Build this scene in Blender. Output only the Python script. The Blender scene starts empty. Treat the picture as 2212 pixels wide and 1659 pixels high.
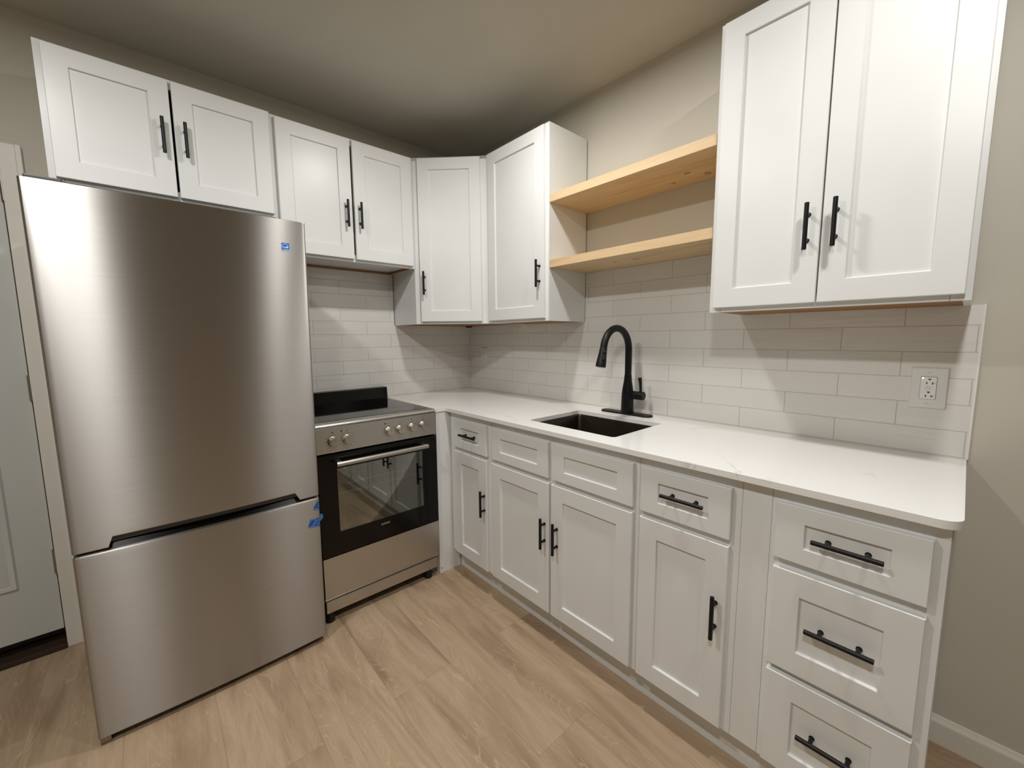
import bpy, bmesh, math, random
from mathutils import Vector, Matrix

# ------------------------------------------------------------------ camera, lights, exposure
SC = bpy.context.scene
COL = SC.collection
S = 0.045                      # lifts the measured frame so the floor lies at z = 0
FL = -S
PI = math.pi

cam_d = bpy.data.cameras.new('camera')
cam = bpy.data.objects.new('camera', cam_d)
COL.objects.link(cam)
RT = Vector((0.74560352, -0.66634162, -0.00801491))
UP = Vector((0.08183117, 0.07961548, 0.99346114))
FW = Vector((0.66134639, 0.74138399, -0.1138891))
M = Matrix((RT, UP, -FW)).transposed().to_4x4()
M.translation = Vector((-1.8529, -2.5619, 1.2989 + S))
cam.matrix_world = M
cam_d.sensor_fit = 'HORIZONTAL'
cam_d.sensor_width = 36.0
cam_d.lens = 877.87 / 2212 * 36.0
cam_d.clip_start = 0.02
SC.camera = cam

SC.view_settings.view_transform = 'Standard'
SC.view_settings.look = 'None'
SC.view_settings.gamma = 1.0
SC.view_settings.use_curve_mapping = False
SC.view_settings.exposure = 0.2

world = bpy.data.worlds.new('night')
SC.world = world
world.use_nodes = True
world.node_tree.nodes['Background'].inputs[0].default_value = (0.02, 0.022, 0.03, 1)
world.node_tree.nodes['Background'].inputs[1].default_value = 0.3

ZC = 2.572                     # ceiling height in the measured frame
WARM = (1.0, 0.99, 0.97)
LAMPS = [(-0.85, -1.36, 11.0), (-2.25, -1.36, 13.5), (-0.85, -2.64, 9.0), (-2.25, -2.64, 15.0)]   # a square of four lamps
for i, (x, y, w) in enumerate(LAMPS):
    ld = bpy.data.lights.new('ceiling_lamp', 'AREA')
    ld.shape = 'DISK'
    ld.size = 0.13
    ld.energy = w
    ld.color = WARM
    lo = bpy.data.objects.new('ceiling_lamp', ld)
    lo.location = (x, y, ZC + S - 0.028)
    COL.objects.link(lo)

# ------------------------------------------------------------------ object helpers
BASE = {}


def props(o, label=None, cat=None, group=None, kind=None):
    if label: o['label'] = label
    if cat: o['category'] = cat
    if group: o['group'] = group
    if kind: o['kind'] = kind


def thing(name, label, cat, base, group=None):
    o = bpy.data.objects.new(name, None)
    o.empty_display_size = 0.05
    COL.objects.link(o)
    b = Vector(base)
    o.location = b + Vector((0, 0, S))
    BASE[o.name] = b
    props(o, label, cat, group)
    return o


def finish(name, bm, mat, b, smooth=35):
    for v in bm.verts:
        v.co -= b
    bmesh.ops.recalc_face_normals(bm, faces=bm.faces[:])
    me = bpy.data.meshes.new(name)
    bm.to_mesh(me)
    bm.free()
    me.materials.append(mat)
    if smooth:
        me.shade_smooth()
        me.set_sharp_from_angle(angle=math.radians(smooth))
    o = bpy.data.objects.new(name, me)
    COL.objects.link(o)
    if smooth:
        wn = o.modifiers.new('flat_faces', 'WEIGHTED_NORMAL')
        wn.keep_sharp = True
        wn.weight = 80
    return o


def part(name, bm, mat, parent, label=None, smooth=35):
    b = BASE[parent.name]
    o = finish(name, bm, mat, b, smooth)
    o.parent = parent
    BASE[o.name] = b
    if label: o['label'] = label
    return o


def single(name, bm, mat, label=None, cat=None, group=None, kind=None, smooth=35):
    xs = [v.co.x for v in bm.verts]; ys = [v.co.y for v in bm.verts]; zs = [v.co.z for v in bm.verts]
    b = Vector(((min(xs) + max(xs)) / 2, (min(ys) + max(ys)) / 2, min(zs)))
    o = finish(name, bm, mat, b, smooth)
    o.location = b + Vector((0, 0, S))
    BASE[o.name] = b
    props(o, label, cat, group, kind)
    return o


def struct(name, bm, mat, smooth=35):
    return single(name, bm, mat, None, None, None, 'structure', smooth)


# ------------------------------------------------------------------ mesh helpers
def NB():
    return bmesh.new()


def box(bm, x0, x1, y0, y1, z0, z1, bev=0.0, seg=2):
    if x0 > x1: x0, x1 = x1, x0
    if y0 > y1: y0, y1 = y1, y0
    if z0 > z1: z0, z1 = z1, z0
    v = [bm.verts.new((x, y, z)) for z in (z0, z1) for y in (y0, y1) for x in (x0, x1)]
    f = [bm.faces.new([v[i] for i in q]) for q in
         ((0, 2, 3, 1), (4, 5, 7, 6), (0, 1, 5, 4), (2, 6, 7, 3), (0, 4, 6, 2), (1, 3, 7, 5))]
    if bev:
        es = {e for q in f for e in q.edges}
        bmesh.ops.bevel(bm, geom=list(es), offset=bev, segments=seg, profile=0.5, affect='EDGES')
    return bm


def cyl(bm, a, b, r, r2=None, n=20, bev=0.0):
    a, b = Vector(a), Vector(b)
    r2 = r if r2 is None else r2
    d = (b - a)
    L = d.length
    d.normalize()
    q = d.to_track_quat('Z', 'Y').to_matrix()
    rings = [(0, r), (L, r2)]
    if bev:
        rings = [(0, r - bev), (bev * .3, r - bev * .3), (bev, r), (L - bev, r2), (L - bev * .3, r2 - bev * .3), (L, r2 - bev)]
    rv = []
    for h, rr in rings:
        rv.append([bm.verts.new(a + q @ Vector((rr * math.cos(2 * PI * k / n), rr * math.sin(2 * PI * k / n), h))) for k in range(n)])
    for i in range(len(rv) - 1):
        for k in range(n):
            bm.faces.new((rv[i][k], rv[i][(k + 1) % n], rv[i + 1][(k + 1) % n], rv[i + 1][k]))
    bm.faces.new(rv[0][::-1]); bm.faces.new(rv[-1])
    return bm


def tube(bm, pts, radii, n=20):
    pts = [Vector(p) for p in pts]
    if not hasattr(radii, '__len__'): radii = [radii] * len(pts)
    rv = []
    prev = None
    for i, p in enumerate(pts):
        t = (pts[min(i + 1, len(pts) - 1)] - pts[max(i - 1, 0)]).normalized()
        if prev is None:
            u = t.orthogonal().normalized()
        else:
            u = (prev - t * prev.dot(t)).normalized()
        prev = u
        w = t.cross(u)
        rv.append([bm.verts.new(p + (u * math.cos(2 * PI * k / n) + w * math.sin(2 * PI * k / n)) * radii[i]) for k in range(n)])
    for i in range(len(rv) - 1):
        for k in range(n):
            bm.faces.new((rv[i][k], rv[i][(k + 1) % n], rv[i + 1][(k + 1) % n], rv[i + 1][k]))
    bm.faces.new(rv[0][::-1]); bm.faces.new(rv[-1])
    return bm


def prism(bm, poly, fn, d0, d1, bev=0.0):
    """poly: list of 2-D points, fn(u, v, d) -> 3-D point; extruded from depth d0 to d1."""
    a = [bm.verts.new(fn(u, v, d0)) for u, v in poly]
    b = [bm.verts.new(fn(u, v, d1)) for u, v in poly]
    n = len(poly)
    fs = [bm.faces.new(a[::-1]), bm.faces.new(b)]
    for i in range(n):
        fs.append(bm.faces.new((a[i], a[(i + 1) % n], b[(i + 1) % n], b[i])))
    if bev:
        es = {e for f in fs for e in f.edges}
        bmesh.ops.bevel(bm, geom=list(es), offset=bev, segments=2, profile=0.5, affect='EDGES')
    return bm


def rrect(x0, x1, y0, y1, r, n=6):
    pts = []
    for cx, cy, a0 in ((x1 - r, y1 - r, 0), (x0 + r, y1 - r, 90), (x0 + r, y0 + r, 180), (x1 - r, y0 + r, 270)):
        for k in range(n + 1):
            a = math.radians(a0 + 90 * k / n)
            pts.append((cx + r * math.cos(a), cy + r * math.sin(a)))
    return pts


def loft(bm, loops, cap0=True, cap1=True):
    vs = [[bm.verts.new(p) for p in L] for L in loops]
    n = len(vs[0])
    for i in range(len(vs) - 1):
        for k in range(n):
            bm.faces.new((vs[i][k], vs[i][(k + 1) % n], vs[i + 1][(k + 1) % n], vs[i + 1][k]))
    if cap0: bm.faces.new(vs[0][::-1])
    if cap1: bm.faces.new(vs[-1])
    return bm


def face_frame_fn(o, u, n):
    """local frame: u along the cabinet front, z up, n outwards."""
    o, u, n = Vector(o), Vector(u), Vector(n)
    return lambda a, b, c: o + u * a + Vector((0, 0, b)) + n * c


def text_bm(txt, size, fn, d, thick=0.0006, spacing=1.0, bold=0.0, align='CENTER'):
    """lettering as a small extruded mesh, laid on the plane of fn."""
    cu = bpy.data.curves.new('lettering', 'FONT')
    cu.body = txt
    cu.size = size
    cu.extrude = thick / 2
    cu.offset = bold
    cu.space_character = spacing
    cu.align_x = align
    cu.align_y = 'CENTER'
    cu.resolution_u = 3
    o = bpy.data.objects.new('lettering', cu)
    COL.objects.link(o)
    dg = bpy.context.evaluated_depsgraph_get()
    me = bpy.data.meshes.new_from_object(o.evaluated_get(dg))
    bpy.data.objects.remove(o)
    bm = NB()
    bm.from_mesh(me)
    bpy.data.meshes.remove(me)
    for v in bm.verts:
        v.co = fn(v.co.x, v.co.y, d + v.co.z)
    return bm


# ------------------------------------------------------------------ materials
def srgb(r, g, b):
    f = lambda c: (c / 255 / 12.92) if c / 255 <= 0.04045 else ((c / 255 + 0.055) / 1.055) ** 2.4
    return (f(r), f(g), f(b), 1.0)


class NT:
    def __init__(self, name):
        self.m = bpy.data.materials.new(name)
        self.m.use_nodes = True
        self.t = self.m.node_tree
        self.b = self.t.nodes['Principled BSDF']
        self.out = self.t.nodes['Material Output']

    def n(self, kind, **kw):
        nd = self.t.nodes.new('ShaderNode' + kind)
        for k, v in kw.items():
            if k in nd.inputs.keys() if isinstance(k, str) else False:
                nd.inputs[k].default_value = v
            else:
                setattr(nd, k, v)
        return nd

    def l(self, a, b):
        self.t.links.new(a, b)

    def pos(self, scale=(1, 1, 1), loc=(0, 0, 0), obj=False):
        if obj:
            g = self.n('TexCoord').outputs['Object']
        else:
            g = self.n('NewGeometry').outputs['Position']
        mp = self.n('Mapping')
        mp.inputs['Scale'].default_value = scale
        mp.inputs['Location'].default_value = loc
        self.l(g, mp.inputs['Vector'])
        return mp.outputs['Vector']

    def noise(self, vec, scale, detail=3.0, rough=0.5, dist=0.0):
        nd = self.n('TexNoise')
        nd.inputs['Scale'].default_value = scale
        nd.inputs['Detail'].default_value = detail
        nd.inputs['Roughness'].default_value = rough
        nd.inputs['Distortion'].default_value = dist
        self.l(vec, nd.inputs['Vector'])
        return nd.outputs['Fac']

    def ramp(self, fac, stops):
        nd = self.n('ValToRGB')
        cr = nd.color_ramp
        while len(cr.elements) < len(stops): cr.elements.new(0.5)
        for e, (p, c) in zip(cr.elements, stops):
            e.position = p
            e.color = c
        self.l(fac, nd.inputs['Fac'])
        return nd.outputs['Color']

    def mix(self, fac, a, b, mode='MIX'):
        nd = self.n('MixRGB', blend_type=mode)
        for s, v in ((nd.inputs['Fac'], fac), (nd.inputs['Color1'], a), (nd.inputs['Color2'], b)):
            if hasattr(v, 'is_output') or hasattr(v, 'links'):
                self.l(v, s)
            else:
                s.default_value = v
        return nd.outputs['Color']

    def math(self, op, a, b=None, clamp=False):
        nd = self.n('Math', operation=op, use_clamp=clamp)
        for s, v in zip(nd.inputs, (a, b)):
            if v is None: continue
            if hasattr(v, 'links'):
                self.l(v, s)
            else:
                s.default_value = v
        return nd.outputs[0]

    def bump(self, h, strength, dist):
        nd = self.n('Bump')
        nd.inputs['Strength'].default_value = strength
        nd.inputs['Distance'].default_value = dist
        self.l(h, nd.inputs['Height'])
        self.l(nd.outputs['Normal'], self.b.inputs['Normal'])
        return nd

    def set(self, col=None, rough=None, metal=None, spec=None, coat=None):
        if col is not None:
            if hasattr(col, 'links'): self.l(col, self.b.inputs['Base Color'])
            else: self.b.inputs['Base Color'].default_value = col
        if rough is not None:
            if hasattr(rough, 'links'): self.l(rough, self.b.inputs['Roughness'])
            else: self.b.inputs['Roughness'].default_value = rough
        if metal is not None: self.b.inputs['Metallic'].default_value = metal
        if spec is not None: self.b.inputs['Specular IOR Level'].default_value = spec
        if coat is not None: self.b.inputs['Coat Weight'].default_value = coat
        return self.m


def m_plain(name, col, rough, metal=0.0, spec=0.5, grain=0.0, gscale=300.0):
    t = NT(name)
    c = col
    if grain:
        nz = t.noise(t.pos(), gscale, 3, 0.6)
        lo = tuple(x * (1 - grain) for x in col[:3]) + (1,)
        hi = tuple(min(1, x * (1 + grain)) for x in col[:3]) + (1,)
        c = t.ramp(nz, [(0.3, lo), (0.7, hi)])
    return t.set(c, rough, metal, spec)


def m_paint(name, col, rough=0.7, bump=0.15, scale=260.0):
    t = NT(name)
    nz = t.noise(t.pos(), scale, 4, 0.6)
    big = t.noise(t.pos(), 3.0, 2, 0.5)
    lo = tuple(x * 0.97 for x in col[:3]) + (1,)
    hi = tuple(min(1, x * 1.03) for x in col[:3]) + (1,)
    t.bump(nz, bump, 0.0006)
    return t.set(t.ramp(big, [(0.3, lo), (0.7, hi)]), rough, 0, 0.35)


WALL = m_paint('greige_wall_paint', srgb(204, 199, 186), 0.75)
CEIL = m_paint('ceiling_paint', srgb(196, 192, 180), 0.85)
CAB = m_paint('white_cabinet_lacquer', srgb(231, 232, 230), 0.32, 0.06, 500.0)
TRIMW = m_paint('white_trim_paint', srgb(226, 222, 212), 0.4, 0.08, 200.0)
DOORW = m_paint('cool_white_door_paint', srgb(200, 202, 197), 0.42, 0.05, 300.0)
BLACK = m_plain('matte_black_metal', srgb(15, 15, 16), 0.42, 0.0, 0.3, 0.15)
BLACKG = m_plain('black_plastic', srgb(14, 14, 14), 0.35)
DARK = m_plain('dark_grey_plastic', srgb(52, 51, 48), 0.45, 0, 0.5, 0.1)
RAW = m_plain('raw_plywood', srgb(150, 110, 68), 0.7, 0, 0.3, 0.12, 60.0)
INSIDE = m_plain('cabinet_interior', srgb(205, 190, 165), 0.7)
PLATE = m_plain('white_outlet_plastic', srgb(228, 226, 220), 0.3)
PLATE2 = m_plain('white_receptacle_plastic', srgb(240, 240, 236), 0.25)
SLOT = m_plain('black_slot', srgb(12, 12, 12), 0.6)
BRUSHED = m_plain('satin_nickel', srgb(150, 146, 138), 0.35, 1.0, 0.5, 0.05)
CAULK = m_plain('white_edge_trim', srgb(238, 236, 230), 0.3)
GREYMARK = m_plain('grey_print', srgb(70, 68, 64), 0.5)
SILVERMARK = m_plain('silver_print', srgb(150, 150, 150), 0.4)
TBLUE = m_plain('blue_masking_tape', srgb(72, 120, 190), 0.6, 0, 0.3, 0.06, 200)
TNAVY = m_plain('navy_tape_print', srgb(20, 44, 105), 0.6)
SBLUE = m_plain('blue_sticker', srgb(22, 104, 190), 0.35)
SWHITE = m_plain('white_sticker_print', srgb(225, 236, 248), 0.4)
SINKM = m_plain('dark_brushed_steel', srgb(84, 78, 70), 0.32, 1.0, 0.5, 0.08, 400)
THRESH = m_plain('dark_bronze_threshold', srgb(58, 44, 34), 0.5, 0, 0.4, 0.25, 90)
RUBBER = m_plain('black_rubber', srgb(10, 10, 10), 0.6)
CAVITY = m_plain('grey_enamel', srgb(38, 38, 38), 0.45)
RACK = m_plain('chrome_wire', srgb(245, 245, 240), 0.5, 0.0)
LED = NT('green_led')
LED.b.inputs['Emission Color'].default_value = (0.75, 1, 0.6, 1)
LED.b.inputs['Emission Strength'].default_value = 3.0
LED = LED.set(srgb(210, 240, 190), 0.3)
GLOW = NT('lamp_diffuser')
GLOW.b.inputs['Emission Color'].default_value = (1, 0.94, 0.85, 1)
GLOW.b.inputs['Emission Strength'].default_value = 6.0
GLOW = GLOW.set((0.9, 0.9, 0.9, 1), 0.4)


def m_steel(name, col, rough, aniso, tangent=(1, 0, 0), stretch=(3, 3, 900), rot=0.0):
    t = NT(name)
    nz = t.noise(t.pos(scale=stretch, obj=True), 1.0, 3, 0.6)
    lo = tuple(x * 0.93 for x in col[:3]) + (1,)
    hi = tuple(min(1, x * 1.05) for x in col[:3]) + (1,)
    t.set(t.ramp(nz, [(0.3, lo), (0.7, hi)]), rough, 1.0)
    t.b.inputs['Anisotropic'].default_value = aniso
    t.b.inputs['Anisotropic Rotation'].default_value = rot
    cv = t.n('CombineXYZ')
    for i in range(3): cv.inputs[i].default_value = tangent[i]
    t.l(cv.outputs[0], t.b.inputs['Tangent'])
    r = t.noise(t.pos(scale=stretch, obj=True), 1.7, 2, 0.5)
    t.bump(r, 0.05, 0.0004)
    return t.m


FSTEEL = m_steel('brushed_steel_fridge', srgb(176, 173, 169), 0.33, 1.0, (0, 0, 1))
RSTEEL = m_steel('brushed_steel_range', srgb(194, 191, 186), 0.34, 0.5, (0, 0, 1))


def m_glass_black(name, col, rough=0.03):
    return m_plain(name, col, rough, 0.0, 0.5)


BGLASS = m_glass_black('black_ceramic_glass', srgb(10, 10, 11), 0.04)
BDOOR = m_plain('black_oven_glass', srgb(9, 8, 8), 0.12, 0.0, 0.3)


def m_window():
    t = NT('oven_window_glass')
    g = t.n('BsdfGlossy'); g.inputs['Roughness'].default_value = 0.01
    g.inputs['Color'].default_value = (0.92, 0.95, 0.94, 1)
    tr = t.n('BsdfTransparent'); tr.inputs['Color'].default_value = (0.85, 0.85, 0.85, 1)
    fr = t.n('Fresnel'); fr.inputs['IOR'].default_value = 1.9
    k = t.math('ADD', t.math('MULTIPLY', fr.outputs[0], 0.9), 0.07, True)
    mx = t.n('MixShader')
    t.l(k, mx.inputs[0]); t.l(tr.outputs[0], mx.inputs[1]); t.l(g.outputs[0], mx.inputs[2])
    t.l(mx.outputs[0], t.out.inputs['Surface'])
    return t.m


OWIN = m_window()


def m_tile(name, axis, u0):
    t = NT(name)
    sp = t.n('SeparateXYZ')
    t.l(t.n('NewGeometry').outputs['Position'], sp.inputs[0])
    u = t.math('ADD', sp.outputs[axis], u0)
    v = t.math('ADD', sp.outputs[2], -(0.918 + S))
    cb = t.n('CombineXYZ'); t.l(u, cb.inputs[0]); t.l(v, cb.inputs[1])
    br = t.n('TexBrick', offset=0.5, offset_frequency=2, squash=1.0)
    t.l(cb.outputs[0], br.inputs['Vector'])
    for k, val in (('Scale', 1.0), ('Mortar Size', 0.0013), ('Mortar Smooth', 0.35), ('Bias', 0.0),
                   ('Brick Width', 0.32), ('Row Height', 0.0813)):
        br.inputs[k].default_value = val
    br.inputs['Color1'].default_value = srgb(226, 223, 217)
    br.inputs['Color2'].default_value = srgb(229, 226, 220)
    br.inputs['Mortar'].default_value = srgb(198, 193, 185)
    col = t.mix(t.math('MULTIPLY', t.noise(t.pos((1, 1, 2.2)), 7.0, 3, 0.6), 0.07), br.outputs['Color'], srgb(196, 192, 186))
    st = (4.0, 4.0, 26.0)
    wave = t.noise(t.pos(st), 1.0, 2, 0.45, 0.6)
    h = t.math('ADD', t.math('MULTIPLY', wave, 1.0), t.math('MULTIPLY', br.outputs['Fac'], -0.4))
    t.bump(h, 0.8, 0.003)
    t.set(col, t.ramp(br.outputs['Fac'], [(0.0, (0.09,) * 3 + (1,)), (0.6, (0.6,) * 3 + (1,))]), 0, 0.5)
    return t.m


TILE_R = m_tile('glazed_tile_sink_wall', 1, 2.258 + 0.16)
TILE_B = m_tile('glazed_tile_range_wall', 0, 1.124)


def m_floor():
    t = NT('oak_vinyl_planks')
    sp = t.n('SeparateXYZ')
    t.l(t.n('NewGeometry').outputs['Position'], sp.inputs[0])
    u = t.math('ADD', sp.outputs[1], 1.232)
    v = t.math('ADD', sp.outputs[0], 1.27 + 0.25)
    cb = t.n('CombineXYZ'); t.l(u, cb.inputs[0]); t.l(v, cb.inputs[1])
    br = t.n('TexBrick', offset=0.42, offset_frequency=2)
    t.l(cb.outputs[0], br.inputs['Vector'])
    for k, val in (('Scale', 1.0), ('Mortar Size', 0.0005), ('Mortar Smooth', 0.3), ('Bias', 0.0),
                   ('Brick Width', 1.22), ('Row Height', 0.25)):
        br.inputs[k].default_value = val
    br.inputs['Color1'].default_value = (0, 0, 0, 1)
    br.inputs['Color2'].default_value = (1, 1, 1, 1)
    br.inputs['Mortar'].default_value = (0.5, 0.5, 0.5, 1)
    rnd = t.math('MULTIPLY', br.outputs['Color'], 1.0)
    # plank-shifted coordinates
    row = t.math('FLOOR', t.math('DIVIDE', v, 0.25))
    sh = t.math('ADD', t.math('MULTIPLY', rnd, 7.3), t.math('MULTIPLY', row, 3.17))
    vec = t.n('CombineXYZ')
    t.l(sp.outputs[0], vec.inputs[0]); t.l(sp.outputs[1], vec.inputs[1]); t.l(sh, vec.inputs[2])

    def mp(sx, sy):
        q = t.n('Mapping'); q.inputs['Scale'].default_value = (sx, sy, 1.0)
        t.l(vec.outputs[0], q.inputs['Vector'])
        return q.outputs['Vector']
    broad = t.noise(mp(9.0, 1.5), 1.0, 4, 0.55, 0.8)
    fine = t.noise(mp(150.0, 7.0), 1.0, 4, 0.65, 0.4)
    # growth-ring lines: contour lines of a smooth stretched field
    field = t.noise(mp(4.6, 0.95), 1.0, 2, 0.45, 0.5)
    ph = t.math('MULTIPLY', field, 46.0)
    ph = t.math('ADD', ph, t.math('MULTIPLY', t.noise(mp(30, 9), 1.0, 3, 0.6), 1.8))
    ring = t.math('ABSOLUTE', t.math('SUBTRACT', t.math('FRACT', ph), 0.5))
    line = t.ramp(ring, [(0.0, (1,) * 3 + (1,)), (0.12, (0, 0, 0, 1))])
    dash = t.ramp(t.noise(mp(26.0, 4.5), 1.0, 3, 0.6), [(0.45, (0, 0, 0, 1)), (0.62, (1,) * 3 + (1,))])
    base = t.ramp(broad, [(0.25, srgb(140, 117, 93)), (0.42, srgb(170, 146, 119)), (0.58, srgb(186, 163, 135)), (0.78, srgb(152, 128, 103))])
    base = t.mix(t.math('MULTIPLY', t.math('SUBTRACT', fine, 0.35, True), 0.55), base, srgb(128, 102, 76))
    base = t.mix(t.math('MULTIPLY', t.math('MULTIPLY', line, dash), 0.6), base, srgb(206, 180, 146))
    base = t.mix(t.math('MULTIPLY', rnd, 0.12), base, srgb(150, 120, 88))
    base = t.mix(t.math('MULTIPLY', br.outputs['Fac'], 0.6), base, srgb(92, 70, 50))
    t.bump(t.math('ADD', fine, t.math('MULTIPLY', br.outputs['Fac'], -1.5)), 0.12, 0.0006)
    t.set(base, 0.5, 0, 0.35)
    return t.m


FLOOR = m_floor()


def m_quartz():
    t = NT('white_quartz_with_grey_veins')
    p = t.pos()
    f = t.noise(p, 2.3, 6, 0.55, 1.2)
    r = t.math('ABSOLUTE', t.math('SUBTRACT', f, 0.5))
    vein = t.ramp(r, [(0.0, (1,) * 3 + (1,)), (0.012, (0, 0, 0, 1))])
    gate = t.ramp(t.noise(p, 4.5, 2, 0.5), [(0.5, (0, 0, 0, 1)), (0.68, (1,) * 3 + (1,))])
    cloud = t.noise(p, 9.0, 4, 0.6)
    c = t.mix(t.math('MULTIPLY', cloud, 0.12), srgb(242, 241, 237), srgb(222, 221, 217))
    c = t.mix(t.math('MULTIPLY', t.math('MULTIPLY', vein, gate), 0.32), c, srgb(150, 150, 148))
    t.set(c, 0.16, 0, 0.5)
    return t.m


QUARTZ = m_quartz()


def m_pine(name, knots):
    t = NT(name)
    p = t.pos((22, 1.4, 22))
    g1 = t.noise(p, 1.0, 4, 0.55, 1.0)
    g2 = t.noise(t.pos((160, 5, 160)), 1.0, 3, 0.6)
    c = t.ramp(g1, [(0.28, srgb(202, 170, 126)), (0.5, srgb(220, 192, 150)), (0.75, srgb(228, 204, 166))])
    c = t.mix(t.math('MULTIPLY', g2, 0.22), c, srgb(190, 150, 104))
    sp = t.n('SeparateXYZ'); t.l(t.n('NewGeometry').outputs['Position'], sp.inputs[0])
    for (x, y, rx, ry, s) in knots:
        dx = t.math('DIVIDE', t.math('SUBTRACT', sp.outputs[0], x), rx)
        dy = t.math('DIVIDE', t.math('SUBTRACT', sp.outputs[1], y), ry)
        d = t.math('SQRT', t.math('ADD', t.math('MULTIPLY', dx, dx), t.math('MULTIPLY', dy, dy)))
        d = t.math('ADD', d, t.math('MULTIPLY', t.math('SUBTRACT', t.noise(t.pos(), 60.0, 2), 0.5), 0.5))
        k = t.ramp(d, [(0.0, (0.55,) * 3 + (1,)), (0.55, (0.35,) * 3 + (1,)), (0.8, (1,) * 3 + (1,)), (1.0, (0, 0, 0, 1))])
        c = t.mix(t.math('MULTIPLY', k, s), c, srgb(104, 66, 34))
    t.set(c, 0.5, 0, 0.35)
    return t.m


PINE1 = m_pine('pine_upper_shelf', [(-0.136, -1.731, 0.012, 0.014, 0.9), (-0.07, -1.788, 0.017, 0.013, 0.9), (-0.069, -1.64, 0.01, 0.012, 0.9)])
PINE2 = m_pine('pine_lower_shelf', [(-0.157, -1.522, 0.022, 0.02, 0.6), (-0.173, -1.419, 0.014, 0.012, 0.8)])

# ------------------------------------------------------------------ the room
XL, YF = -4.2, -6.2
bm = NB(); box(bm, XL - .1, .1, YF - .1, 1.0, FL - 0.06, FL); struct('floor', bm, FLOOR)
bm = NB(); box(bm, XL - .1, .1, YF - .1, .1, ZC, ZC + 0.08); struct('ceiling', bm, CEIL)
bm = NB(); box(bm, 0, .1, YF - .1, .1, FL, ZC); struct('wall_right', bm, WALL)
bm = NB(); box(bm, XL - .1, XL, YF - .1, .1, FL, ZC); struct('wall_left', bm, WALL)
bm = NB(); box(bm, XL, 0, YF - .1, YF, FL, ZC); struct('wall_front', bm, WALL)
DX0, DX1, DZ = -3.03, -2.222, 2.0        # the door opening
bm = NB()
box(bm, DX1, 0, 0, .1, FL, ZC); box(bm, XL, DX0, 0, .1, FL, ZC); box(bm, DX0, DX1, 0, .1, DZ, ZC)
struct('wall_back', bm, WALL)

# door with moulded panels, hinges and threshold
dm = NB()
box(dm, DX0 + .004, DX1 - .006, 0.004, 0.042, 0.04, DZ - .006, 0.002)
door = struct('door_1', dm, DOORW)
bm = NB()
for (x0, x1, z0, z1) in [(-2.565, -2.335, .267, .80), (-2.917, -2.687, .267, .80), (-2.565, -2.335, .93, 1.52), (-2.917, -2.687, .93, 1.52),
                         (-2.565, -2.335, 1.63, 1.86), (-2.917, -2.687, 1.63, 1.86)]:
    L = []
    for (ins, dep) in ((0, 0.0041), (0.006, -0.004), (0.016, -0.001), (0.022, 0.002), (0.05, -0.003)):
        L.append([(x0 + ins, dep, z0 + ins), (x1 - ins, dep, z0 + ins), (x1 - ins, dep, z1 - ins), (x0 + ins, dep, z1 - ins)])
    loft(bm, L, False, True)
part('panel_moulding', bm, DOORW, door)
for z in (1.056, 0.300, 1.845):
    h = NB()
    cyl(h, (DX1 - .002, -0.004, z), (DX1 - .002, -0.004, z + .105), 0.0075, n=14, bev=.002)
    box(h, DX1 - .011, DX1 - .002, 0.001, 0.0045, z, z + .105)
    part('hinge', h, BRUSHED, door, 'satin metal hinge')
bm = NB()
box(bm, DX1 - .001, DX1 + .062, -0.018, 0, FL, DZ + .063, 0.004)
box(bm, DX1 + .044, DX1 + .062, -0.024, -0.012, FL, DZ + .063, 0.004)
struct('trim_1', bm, TRIMW)
bm = NB()
box(bm, DX0 - .062, DX1 - .001, -0.018, 0, DZ + .001, DZ + .2, 0.004)
struct('trim_2', bm, TRIMW)
bm = NB(); box(bm, DX0 - .062, DX0 + .001, -0.018, 0, FL, DZ + .063, 0.004); struct('trim_3', bm, TRIMW)
bm = NB(); box(bm, DX0, DX1 - .001, -0.025, 0.1, FL, FL + .024, 0.006); struct('trim_4', bm, THRESH)


def baseboard(name, fn, a0, a1):
    b = NB()
    prof = [(0, FL), (0.014, FL), (0.014, 0.022), (0.010, 0.030), (0.006, 0.036), (0.004, 0.044), (0, 0.045)]
    prism(b, prof, fn, a0, a1)
    struct(name, b, TRIMW)


baseboard('baseboard_right', lambda u, v, d: Vector((-u, d, v)), -2.5735, YF)
baseboard('baseboard_left', lambda u, v, d: Vector((XL + u, d, v)), YF, 0)
baseboard('baseboard_front', lambda u, v, d: Vector((d, YF + u, v)), XL, 0)
baseboard('baseboard_back', lambda u, v, d: Vector((d, -u, v)), DX1 + .062, -1.36)

# ceiling lights (flat surface-mounted discs)
LIGHT_L = ['round white ceiling disc light nearest the corner between range and sink', 'round white ceiling disc light in front of the refrigerator',
           'round white ceiling disc light in front of the large right-hand wall cabinet', 'round white ceiling disc light over the open floor, farthest from the corner']
for (x, y, w), lab in zip(LAMPS, LIGHT_L):
    t = thing('ceiling_light', lab, 'ceiling light', (x, y, ZC - .022), 'disc lights on the ceiling')
    b = NB()
    n = 40
    prof = [(0.072, 0.0), (0.092, 0.0), (0.1, 0.006), (0.1, 0.022), (0.072, 0.022)]
    loft(b, [[(x + r * math.cos(2 * PI * k / n), y + r * math.sin(2 * PI * k / n), ZC - .022 + h) for k in range(n)] for r, h in prof], False, False)
    part('trim_ring', b, TRIMW, t)
    b = NB(); cyl(b, (x, y, ZC - .016), (x, y, ZC - .001), 0.072, n=40); part('diffuser', b, GLOW, t)

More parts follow.
